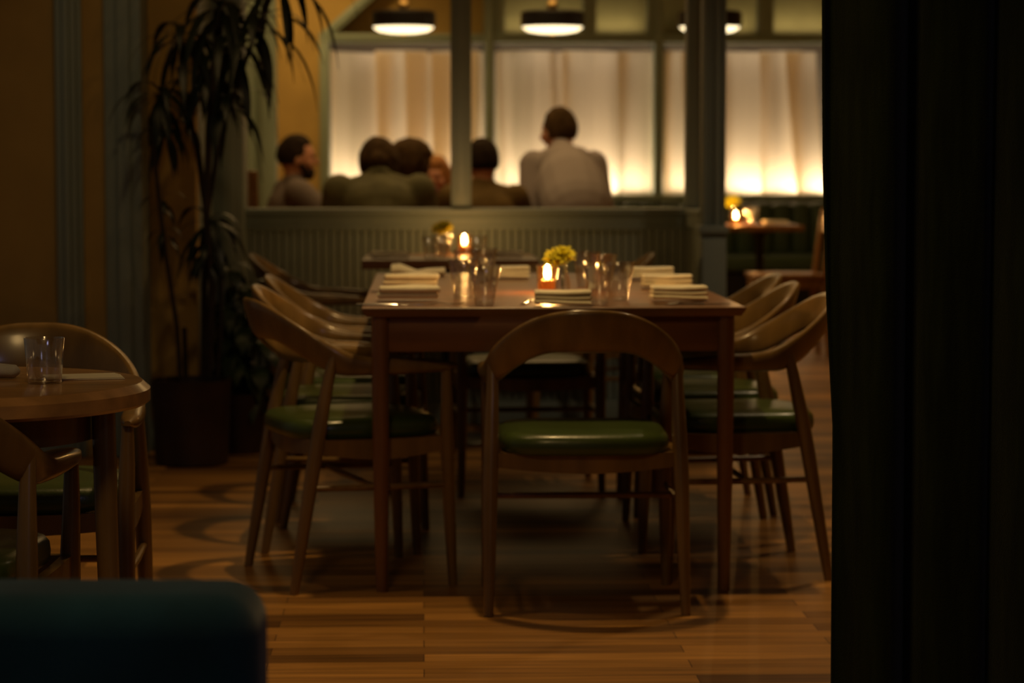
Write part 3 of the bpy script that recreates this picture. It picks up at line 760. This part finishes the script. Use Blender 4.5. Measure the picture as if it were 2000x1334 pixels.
def side_chair(loc, rz, label, m):
    r = empty('side_chair', loc, R(rz)); tag(r, label, 'chair')
    MB().box((-.21, -.20, .455), (.21, .22, .485), .008).build('seat', m, r)
    mb = MB()
    for lo, hi in (((-.20, .18, .40), (.20, .205, .455)), ((-.20, -.19, .40), (.20, -.165, .455)), ((-.20, -.19, .40), (-.178, .2, .455)), ((.178, -.19, .40), (.20, .2, .455))): mb.box(lo, hi, .003)
    mb.build('seat_frame', m, r)
    for s_ in (-1, 1):
        MB().tube([(s_ * .185, .185, .455), (s_ * .188, .195, 0)], [.021, .015], 12).build('leg', m, r)
        MB().tube([(s_ * .185, -.245, .86), (s_ * .185, -.20, .5), (s_ * .185, -.185, .4), (s_ * .188, -.22, 0)], [.016, .021, .021, .015], 12).build('leg', m, r)
    mb = MB(); rg = []
    for i in range(13):
        t = -1 + 2 * i / 12; y = -.232 - .035 * (1 - t * t)
        rg.append([(t * .19, y - .008, .72), (t * .19, y + .010, .72), (t * .19, y - .004, .85), (t * .19, y - .022, .85)])
    mb.rings(rg).build('backrest', m, r)
    return r
side_chair((gx(1538, 14.1), 14.1, 0), 90, 'plain orange-brown wooden chair at the table beyond the column', M['orangewood'])

def banquette(name, xa, xb, y0, label, seat_h=.47, back_h=.84):
    r = empty(name, ((xa + xb) / 2, y0, 0)); tag(r, label, 'banquette'); hw_ = (xb - xa) / 2
    MB().box((-hw_, .06, 0), (hw_, .62, seat_h - .10), .01).build('base', M['black'], r)
    MB().box((-hw_, 0, seat_h - .12), (hw_, .50, seat_h), .035, 4).build('seat_cushion', M['banquette'], r)
    mb = MB(); n = max(3, int(2 * hw_ / .13)); wd = 2 * hw_ / n
    for k in range(n): mb.box((-hw_ + k * wd + .001, .44, seat_h - .02), (-hw_ + (k + 1) * wd - .001, .60, back_h), .035, 3)
    mb.build('backrest', M['banquette'], r)
    MB().box((-hw_, .57, 0), (hw_, .64, back_h - .03), .01).build('back_panel', M['banquette'], r)
    return r
banquette('banquette', X(1030), X(1640), 17.2, 'long dark green channel-tufted banquette below the right windows')

# ================================================================== TALL POTTED PLANT
YG = 9.06
p = at(374, 800, YG)
pl = empty('potted_dracaena', (p.x, YG, 0)); tag(pl, 'tall dark multi-stemmed plant with drooping strap leaves in a round pot', 'plant')
MB().lathe([(.001, 0), (.128, 0), (.136, .006), (.150, .30), (.152, .318), (.142, .318), (.138, .27), (.001, .268)], n=48).build('pot', M['bronze'], pl, 40)
MB().lathe([(.001, .262), (.139, .262), (.12, .278), (.06, .284), (.001, .282)], n=32).build('soil', M['soil'], pl, 60)
rnd = random.Random(11)
def leaf(mb, base, az, el, L, W, droop, curl=0):
    pts = []; rad = []
    p_ = Vector(base); d = Vector((math.cos(az) * math.cos(el), math.sin(az) * math.cos(el), math.sin(el))); n = 9
    sd = Vector((-math.sin(az), math.cos(az), 0))
    for i in range(n + 1):
        t_ = i / n; pts.append(p_.copy()); wv = W * (math.sin(PI * min(1, t_ * .92 + .08)) ** .6) * (1 - t_ ** 5)
        rad.append((max(wv, .0006), .0009))
        d = (d + Vector((0, 0, -droop / n * (1 + t_)))).normalized(); p_ = p_ + d * (L / n)
    mb.tube(pts, rad, 6, up=sd)
def rosette(mb, c, n, L, W, el0=.9, seed=0, spread=1.0):
    r_ = random.Random(seed)
    for k in range(n):
        q = k / n; az = 2.399 * k + r_.uniform(-.3, .3)
        leaf(mb, Vector(c) + Vector((0, 0, -.05 * q)), az, el0 - 1.2 * q * spread + r_.uniform(-.15, .15), L * r_.uniform(.75, 1.1), W * r_.uniform(.8, 1.1), r_.uniform(1.6, 2.6))
def P3(px, py, Y=YG): q = at(px, py, Y); return q - Vector(pl.location)
canes = [([(352, 735), (345, 640), (322, 480), (312, 400), (302, 320), (300, 250)], .0085), ([(362, 735), (360, 640)], .009),
         ([(398, 735), (400, 560), (404, 420), (385, 290), (375, 250), (350, 130)], .012), ([(408, 735), (415, 560), (402, 430), (408, 250), (420, 120), (432, 20)], .013),
         ([(425, 735), (432, 640), (430, 520)], .008), ([(404, 430), (430, 260), (500, 60), (545, -40)], .009)]
for i, (cp, rr) in enumerate(canes):
    pts = [P3(px, py, YG + (i % 3 - 1) * .05) for px, py in cp]
    pts = [Vector((q.x, q.y + .02 * math.sin(j * 2.1 + i), q.z)) for j, q in enumerate(pts)]
    MB().tube(pts, rr, 9).build('cane', M['cane'], pl, 60)
cl = [(312, 175, 17, .25, .020), (355, 60, 17, .33, .021), (322, 240, 13, .22, .019), (428, 10, 18, .40, .021), (445, 80, 15, .38, .021), (405, 140, 11, .32, .019),
      (500, 40, 13, .40, .019), (545, -50, 13, .42, .019), (410, 425, 12, .26, .019), (316, 385, 6, .13, .012), (322, 450, 7, .13, .012), (405, 480, 12, .17, .016), (440, 190, 9, .30, .018)]
for i, (px, py, n, L, W) in enumerate(cl):
    mb = MB(); rosette(mb, P3(px, py, YG + rnd.uniform(-.08, .08)), n, L, W * .9, .8, i * 7 + 1); mb.build('foliage', M['leaf'], pl, 60)
# a second, lower, broader-leaved plant in the corner behind the pot
pq = empty('leafy_floor_plant', (gx(470, 9.50, 700), 9.40, 0)); tag(pq, 'lower broad-leaved green plant between the tall plant and the left chair', 'plant')
MB().lathe([(.001, 0), (.085, 0), (.105, .22), (.108, .235), (.098, .235), (.094, .20), (.001, .2)], n=36).build('pot', M['bronze'], pq, 40)
for i in range(5):
    mb = MB(); q = Vector((.03 * math.cos(i * 1.3), .03 * math.sin(i * 1.3), 0)); hgt = .45 + .07 * i
    top = q + Vector((.06 * math.cos(i * 2.2), .04 * math.sin(i * 2.2), hgt))
    MB().tube([q + Vector((0, 0, .19)), q.lerp(top, .6) , top], .005, 7).build('stem', M['stem'], pq)
    for j in range(3): rosette(mb, q.lerp(top, .55 + .22 * j), 6, .17, .034, .8, 90 + i * 5 + j)
    mb.build('foliage', M['leaf_pale'], pq, 60)

# ================================================================== FOREGROUND: VELVET CURTAIN, TEAL SOFA
YV = 4.05
def edge_px(py):
    e = [(-80, 1576), (0, 1578), (200, 1581), (350, 1585), (500, 1592), (600, 1599), (700, 1610), (800, 1621), (860, 1627), (1334, 1629), (1700, 1632)]
    for (a, xa), (b, xb) in zip(e, e[1:]):
        if a <= py <= b: return xa + (xb - xa) * (py - a) / (b - a)
    return 1576 if py < 0 else 1632
rings = []; nU = 260; nZ = 70
for j in range(nZ + 1):
    z = .012 + (2.93 - .012) * j / nZ
    py = HOR + 20 - (z - H) * FPX / YV
    xe = gx(edge_px(max(-80, min(1700, py))), YV)
    row = []
    for i in range(nU + 1):
        u = i / nU; x = xe + .012 + (1.75 - xe) * u
        s_ = (x - .66)
        yy = .042 * math.sin(s_ * 2 * PI / .140 + .4 + .25 * math.sin(z * 1.3)) + .012 * math.sin(s_ * 2 * PI / .083 + 2 + z * .4) + .012 * math.sin(s_ * 31 + z * .9)
        yy *= min(1, .25 + u * 22)
        x += .012 * math.sin(s_ * 2 * PI / .140 + 1.9)
        row.append(Vector((x, YV + yy, z)))
    rings.append(row)
o = MB().rings(rings, closed=False).build('velvet_curtain', M['velvet_green'], sharp=0, recalc=False)
s_ = o.modifiers.new('cloth', 'SOLIDIFY'); s_.thickness = .004; s_.offset = 0
tag(o, 'floor-length dark green velvet curtain at the right of the picture', 'curtain')
cr = empty('drapery_track', (1.2, YV, 2.945)); tag(cr, 'dark ceiling track that carries the green velvet curtain', 'curtain track')
MB().box((-.7, -.015, 0), (.7, .015, .055), .003).build('rail', M['black'], cr)

# sofa: its back is what we see
sf = empty('velvet_sofa', (gx(514, 2.72, 1250), 2.55, 0), R(-2.5)); tag(sf, 'teal velvet sofa whose rounded back fills the lower left corner', 'sofa')
def soft(lo, hi, r_, name, m, parent):
    return MB().box(lo, hi, r_, 6).build(name, m, parent, 0)
soft((-1.5, .02, .20), (0, .19, .655), .045, 'backrest', M['velvet_teal'], sf)
soft((-1.5, -.60, .24), (-.0, .03, .42), .05, 'seat', M['velvet_teal'], sf)
soft((-1.66, -.60, .16), (-1.49, .19, .58), .06, 'armrest', M['velvet_teal'], sf)
for px_, py_ in ((-1.55, -.52), (-.08, -.52), (-1.55, .10), (-.08, .10)): MB().tube([(px_, py_, .25), (px_, py_, 0)], [.022, .014], 12).build('leg', M['walnut_v'], sf)

# ================================================================== PEOPLE
def ik(a, t_, l1, l2, pole):
    a, t_ = Vector(a), Vector(t_); d = t_ - a; L = min(d.length, (l1 + l2) * .995); d.normalize()
    t_ = a + d * L; x_ = (l1 * l1 - l2 * l2 + L * L) / (2 * L); h_ = math.sqrt(max(0, l1 * l1 - x_ * x_))
    pl_ = Vector(pole); pl_ = (pl_ - d * pl_.dot(d)).normalized()
    return a + d * x_ + pl_ * h_, t_
def remesh(o, vox, smooth=2):
    m = o.modifiers.new('union', 'REMESH'); m.mode = 'VOXEL'; m.voxel_size = vox; m.use_smooth_shade = True
    if smooth: s2 = o.modifiers.new('relax', 'SMOOTH'); s2.iterations = smooth; s2.factor = .5
def person(loc, rz, label, sit=True, lean=10, side=0, head_yaw=0, head_pitch=0, belly=1.0, arm=1.0, pole=.8, neck=.128, drop=0, fwd=(.10, .75), hands=None, skin='skin', shirt='shirt_mauve', hair='hair_dark', style='short', beard=False, k=1.0, hip=None, slim=1.0):
    r = empty('person', loc, R(rz)); tag(r, label, 'person')
    hz = hip if hip else (.535 if sit else .93)
    P = Vector((0, -.03, hz)); d = Vector((math.sin(R(side)), math.sin(R(lean)), math.cos(R(lean)))).normalized()
    W_ = P + d * .16 * k; C_ = P + d * .34 * k; S_ = P + d * .43 * k; N_ = P + d * .50 * k
    dh = (d * .5 + Vector((0, fwd[0], fwd[1]))).normalized() if sit else (d * .9 + Vector((0, .10, .5))).normalized()
    Hc = N_ + dh * neck * k
    side_v = Vector((1, 0, 0)); side_v = (side_v - d * side_v.dot(d)).normalized()
    sh = [S_ - Vector((0, 0, drop)) + side_v * (.165 * slim * s_ * k) for s_ in (-1, 1)]
    hands = hands or [(-.16, .42, .80), (.16, .42, .80)]
    arms = []
    for i, s_ in enumerate((-1, 1)):
        el, ha = ik(sh[i], hands[i], .27 * k, .24 * k, (s_ * pole, -.3, -.8)); arms.append((sh[i], el, ha))
    if sit: legs = [(P + Vector((s_ * .09, 0, 0)), Vector((s_ * .11, .40, hz - .02)), Vector((s_ * .12, .40, .08))) for s_ in (-1, 1)]
    else: legs = [(P + Vector((s_ * .09, 0, 0)), Vector((s_ * .10, .02, .49)), Vector((s_ * .11, -.03 , .08))) for s_ in (-1, 1)]
    HM = Matrix.Rotation(R(head_yaw), 3, 'Z') @ Matrix.Rotation(R(-head_pitch), 3, 'X')
    kb = k; k = k * 1.10
    b = MB()
    def head_fn(q):
        q = q.copy()
        if q.z < 0: q.x *= 1 - .30 * (-q.z) ** 1.5; q.y *= 1 - .12 * (-q.z)
        if q.y > .5: q.y = .5 + (q.y - .5) * .82
        if q.y < 0 and q.z > -.2: q.y *= 1.06
        return q
    def hp(x_, y_, z_): return Hc + HM @ (Vector((x_, y_, z_)) * k)
    b.ellipsoid(Hc, (.074 * k, .094 * k, .112 * k), 28, 20, head_fn, HM)
    b.capsule(hp(0, .086, .008), hp(0, .104, -.022), .007 * k, .012 * k); b.capsule(hp(-.030, .078, .030), hp(.030, .078, .030), .012 * k, .012 * k)
    b.ellipsoid(hp(0, .074, -.088), (.026 * k, .020 * k, .018 * k), 12, 8); b.capsule(hp(-.016, .086, -.052), hp(.016, .086, -.052), .006, .006)
    for s_ in (-1, 1):
        b.ellipsoid(hp(s_ * .076, -.004, -.010), (.010 * k, .018 * k, .030 * k), 12, 8, None, HM); b.ellipsoid(hp(s_ * .042, .062, -.025), (.022 * k, .018 * k, .020 * k), 12, 8)
    b.capsule(N_ - d * .06, Hc + HM @ Vector((0, -.015, -.05)), .055 * k, .050 * k)
    b.capsule(P, W_, .115 * slim, .105 * slim, flat=.8, up=side_v); b.capsule(W_, C_, .108 * slim, .118 * slim, up=side_v, flat=.8)
    b.capsule(sh[0] * .8 + S_ * .2, sh[1] * .8 + S_ * .2, .055, .055)
    for sx, (s0, e0, h0) in zip((-1, 1), arms):
        b.capsule(s0, e0, .048, .038); b.capsule(e0, h0, .037, .024)
        f = (h0 - e0).normalized(); u_ = Vector((0, 0, 1)); lt = f.cross(u_); lt = lt.normalized() if lt.length > .1 else Vector((1, 0, 0)); u2 = lt.cross(f)
        b.capsule(h0 + f * .015, h0 + f * .075, .034, .036, up=lt, flat=.42)
        for q, (off, ln) in enumerate(((-.030, .060), (-.010, .072), (.010, .068), (.028, .052))):
            o0 = h0 + f * .085 + lt * off; o1 = o0 + f * ln * .55 - u2 * .010; b.capsule(h0 + f * .06 + lt * off, o0, .009, .0088); b.capsule(o0, o1, .0088, .0082); b.capsule(o1, o1 + f * ln * .35 - u2 * .020, .0082, .0072)
        t0 = h0 + f * .025 - lt * sx * .028; t1 = t0 + f * .030 - lt * sx * .022; b.capsule(t0, t1, .012, .0105); b.capsule(t1, t1 + f * .028 - lt * sx * .004 - u2 * .006, .0105, .0085)
    for h0, k0, a0 in legs:
        b.capsule(h0, k0, .082, .056); b.capsule(k0, a0, .052, .036); b.capsule(a0, a0 + Vector((0, .10, -.03)), .036, .030)
    body = b.build('body', M[skin], r, 0); remesh(body, .0075, 2)
    for s_ in (-1, 1): MB().ellipsoid(hp(s_ * .030, .082, .010), (.011, .008, .0075), 12, 8).build('eye', M['eye'], r, 0)
    MB().capsule(hp(-.020, .089, -.052), hp(.020, .089, -.052), .0055, .0055).build('mouth', M['lips'], r, 0)
    # shirt or jacket
    s = MB(); g = .016
    s.capsule(P - d * .06, W_, .118 * slim * belly + g, .116 * slim * belly + g, up=side_v, flat=.84); s.capsule(W_, C_, .114 * slim * belly + g, .128 * slim + g, up=side_v, flat=.82)
    s.capsule(C_ - side_v * .05, C_ + side_v * .05, .115 * slim, .115 * slim); s.capsule(sh[0] * .88 + S_ * .12, sh[1] * .88 + S_ * .12, .062 + g * .4, .062 + g * .4)
    s.capsule(S_, N_ + dh * .01, .095, .064)
    for q in sh: s.capsule(q * .8 + S_ * .2, N_ - dh * .015, .060, .055)
    for s0, e0, h0 in arms:
        s.capsule(s0, e0, (.068 + g * .5) * arm, (.056 + g * .3) * arm); s.capsule(e0, e0.lerp(h0, .93), (.053 + g * .3) * arm, .036)
    so = s.build('shirt', M[shirt], r, 0); remesh(so, .012, 3)
    MB().tube([N_ - dh * .010 + side_v * (.064 * math.cos(a)) + (dh.cross(side_v)) * (.064 * math.sin(a)) for a in [2 * PI * q / 24 for q in range(25)]], [(.022, .008)] * 25, 8, up=dh).build('collar', M[shirt], r, 60)
    tr = MB()
    tr.capsule(P - side_v * .07, P + side_v * .07, .105, .105)
    for h0, k0, a0 in legs: tr.capsule(h0, k0, .092, .068); tr.capsule(k0, a0, .066, .052)
    to = tr.build('trousers', M['denim'], r, 0); remesh(to, .016, 3)
    for h0, k0, a0 in legs:
        MB().capsule((a0.x, a0.y - .03, .035), (a0.x, a0.y + .16, .032), .045, .036, up=(1, 0, 0), flat=.72).build('shoe', M['black'], r, 0)
    # hair
    hb = MB()
    def hair_fn(q):
        q = head_fn(q) ; f_ = 1.0
        n_ = noise.noise(q * 3.1 + Vector((label.__len__(), 0, 0)))
        front = q.y > .25 + .25 * max(0, q.z) and q.z < .62
        low = q.z < (-.35 if style == 'short' else -.55) 
        if front or low: return q * .86
        return q * (1.0 + .05 * n_)
    th = {'short': .010, 'bun': .022, 'long': .018, 'curly': .034}[style]
    hb.ellipsoid(Hc + HM @ Vector((0, -.006, .010)), (.074 * k + th, .094 * k + th, .112 * k + th * .8), 40, 28, hair_fn, HM)
    if style in ('bun',): hb.ellipsoid(hp(-.03, -.105, -.015), (.050, .045, .046), 18, 12, lambda q: q * (1 + .15 * noise.noise(q * 2.5)))
    if style == 'curly':
        rr_ = random.Random(5)
        for q in range(46):
            a = rr_.uniform(PI * .97, PI * 1.90); e = rr_.uniform(-.5, 1.3); hb.ellipsoid(Hc + HM @ Vector((math.cos(a) * math.cos(e) * .088, math.sin(a) * math.cos(e) * .108, math.sin(e) * .125)), (.022, .022, .022), 10, 8)
    if style == 'long':
        for s_ in (-1, 1):
            hb.capsule(hp(s_ * .070, -.01, .0), hp(s_ * .078, .01, -.18), .028, .030); hb.capsule(hp(s_ * .078, .01, -.18), hp(s_ * .07, .035, -.26), .030, .014)
        hb.capsule(hp(0, -.07, 0), hp(0, -.075, -.22), .072, .055)
    ho = hb.build('hair', M[hair], r, 0); remesh(ho, .0075, 1)
    if beard:
        bb = MB(); bb.ellipsoid(hp(0, .060, -.075), (.050, .036, .040), 20, 14, None, HM)
        for s_ in (-1, 1): bb.capsule(hp(s_ * .066, .012, -.03), hp(s_ * .045, .05, -.075), .014, .022)
        bo = bb.build('beard', M[hair], r, 0); remesh(bo, .0075, 1)
    return r
# far dining table at which they sit
ft = empty('dining_table', (.28, 14.05, 0)); tag(ft, 'table of the dinner party beyond the half wall, hidden below the ledge', 'table')
MB().box((-.62, -.42, .715), (.62, .42, .75), .006).build('tabletop', M['walnut'], ft)
for sx in (-1, 1):
    for sy in (-1, 1): MB().tube([(sx * .55, sy * .35, .715), (sx * .55, sy * .35, 0)], [.024, .016], 12).build('leg', M['walnut_v'], ft)

def make_stool():
    r = empty('stool')
    MB().box((-.17, -.16, .385), (.17, .16, .425), .012).build('seat', M['leather'], r)
    for sx in (-1, 1):
        for sy in (-1, 1): MB().tube([(sx * .14, sy * .13, .387), (sx * .16, sy * .15, 0)], [.017, .012], 10).build('leg', M['teak'], r)
    return r
stool0 = make_stool(); st_used = [False]
def seat_for(x, y, rz, lab):
    o = copy_tree(stool0) if st_used[0] else stool0; st_used[0] = True
    o.location = (x, y, 0); o.rotation_euler.z = R(rz); tag(o, lab.replace('dining chair', 'stool'), 'stool', 'stools of the dinner party')
p1 = at(590, 303, 13.9)
person((p1.x - .10, 13.9, 0), -76, 'bearded man with short dark hair in a mauve-grey shirt, seated in profile at far left', lean=10, hands=[(-.16, .46, .80), (.12, .44, .84)], shirt='shirt_mauve', beard=True, head_pitch=2, head_yaw=-8, slim=1.12, arm=1.1)
seat_for(p1.x - .10, 13.9, -76, 'wooden dining chair under the bearded man')
p2 = at(738, 330, 12.75)
person((p2.x + .02, 12.40, 0), 3, 'person with tied-up dark hair in an olive jacket, seated with their back to us', lean=30, hip=.60, neck=.120, fwd=(.9, .22), pole=.35, hands=[(-.15, .50, .78), (.16, .50, .78)], shirt='jacket_olive', hair='hair_brown', style='bun', slim=1.22, head_pitch=22, head_yaw=14, k=1.04, arm=1.15)
seat_for(p2.x + .02, 12.36, 3, 'wooden dining chair under the guest in the olive jacket')
p3 = at(787, 320, 13.3)
person((p3.x - .062, 13.22, 0), -40, 'person with thick dark hair leaning forward, between the olive jacket and the auburn-haired guest', lean=20, hands=[(-.14, .32, .80), (.04, .32, .80)], neck=.105, shirt='top_red', hair='hair_brown', style='curly', head_yaw=-44, head_pitch=20, k=1.0)
seat_for(p3.x - .01, 13.19, -38, 'wooden dining chair under the guest with thick dark hair')
p4 = at(848, 350, 14.8)
person((p4.x + .055, 15.02, 0), 165, 'guest with long auburn hair and a dark red top, facing us', lean=22, hands=[(-.15, .40, .80), (.15, .40, .80)], shirt='top_red', hair='hair_auburn', style='long', head_pitch=10, k=.87, slim=.9)
seat_for(p4.x, 15.04, 165, 'wooden dining chair under the auburn-haired guest')
p5 = at(938, 300, 13.25)
person((p5.x + .03, 13.10, 0), 10, 'dark-haired guest in a brown jacket, half hidden behind the partition post', lean=16, hands=[(-.14, .44, .79), (.16, .42, .79)], shirt='jacket_brown', hair='hair_dark', style='short', head_yaw=15, k=.98, slim=1.1)
seat_for(p5.x - .02, 13.11, 22, 'wooden dining chair under the guest in the brown jacket')
person((gx(1122, 13.2), 13.15, 0), 7, 'man in a pale lilac shirt standing and bending over the dinner table', sit=False, lean=59, pole=.12, belly=1.58, arm=1.1, drop=.045, hands=[(-.30, .46, .79), (.10, .48, .79)], shirt='shirt_white', hair='hair_brown', style='short', head_yaw=28, slim=.98, k=1.05)

# tall-backed brown chair at the far left of the party
hbx = gx(491, 11.9) + .217
hc = empty('high_back_chair', (hbx, 11.9, 0), R(-80)); tag(hc, 'reddish brown chair with a straight back, left of the bearded man', 'chair')
MB().box((-.20, -.20, .43), (.20, .22, .47), .012).build('seat', M['linen'], hc)
mb = MB(); mb.box((-.20, -.235, .62), (.20, -.205, gz(333, 11.9)), .008); mb.build('backrest', M['orangewood'], hc)
for s_ in (-1, 1):
    MB().box((s_ * .20 - .016, -.24, 0), (s_ * .20 + .016, -.205, .98), .004).build('leg', M['orangewood'], hc)
    MB().box((s_ * .19 - .016, .18, 0), (s_ * .19 + .016, .212, .43), .004).build('leg', M['orangewood'], hc)
    MB().box((s_ * .20 - .014, -.22, .64), (s_ * .20 + .014, .20, .665), .006).build('armrest', M['linen'], hc)
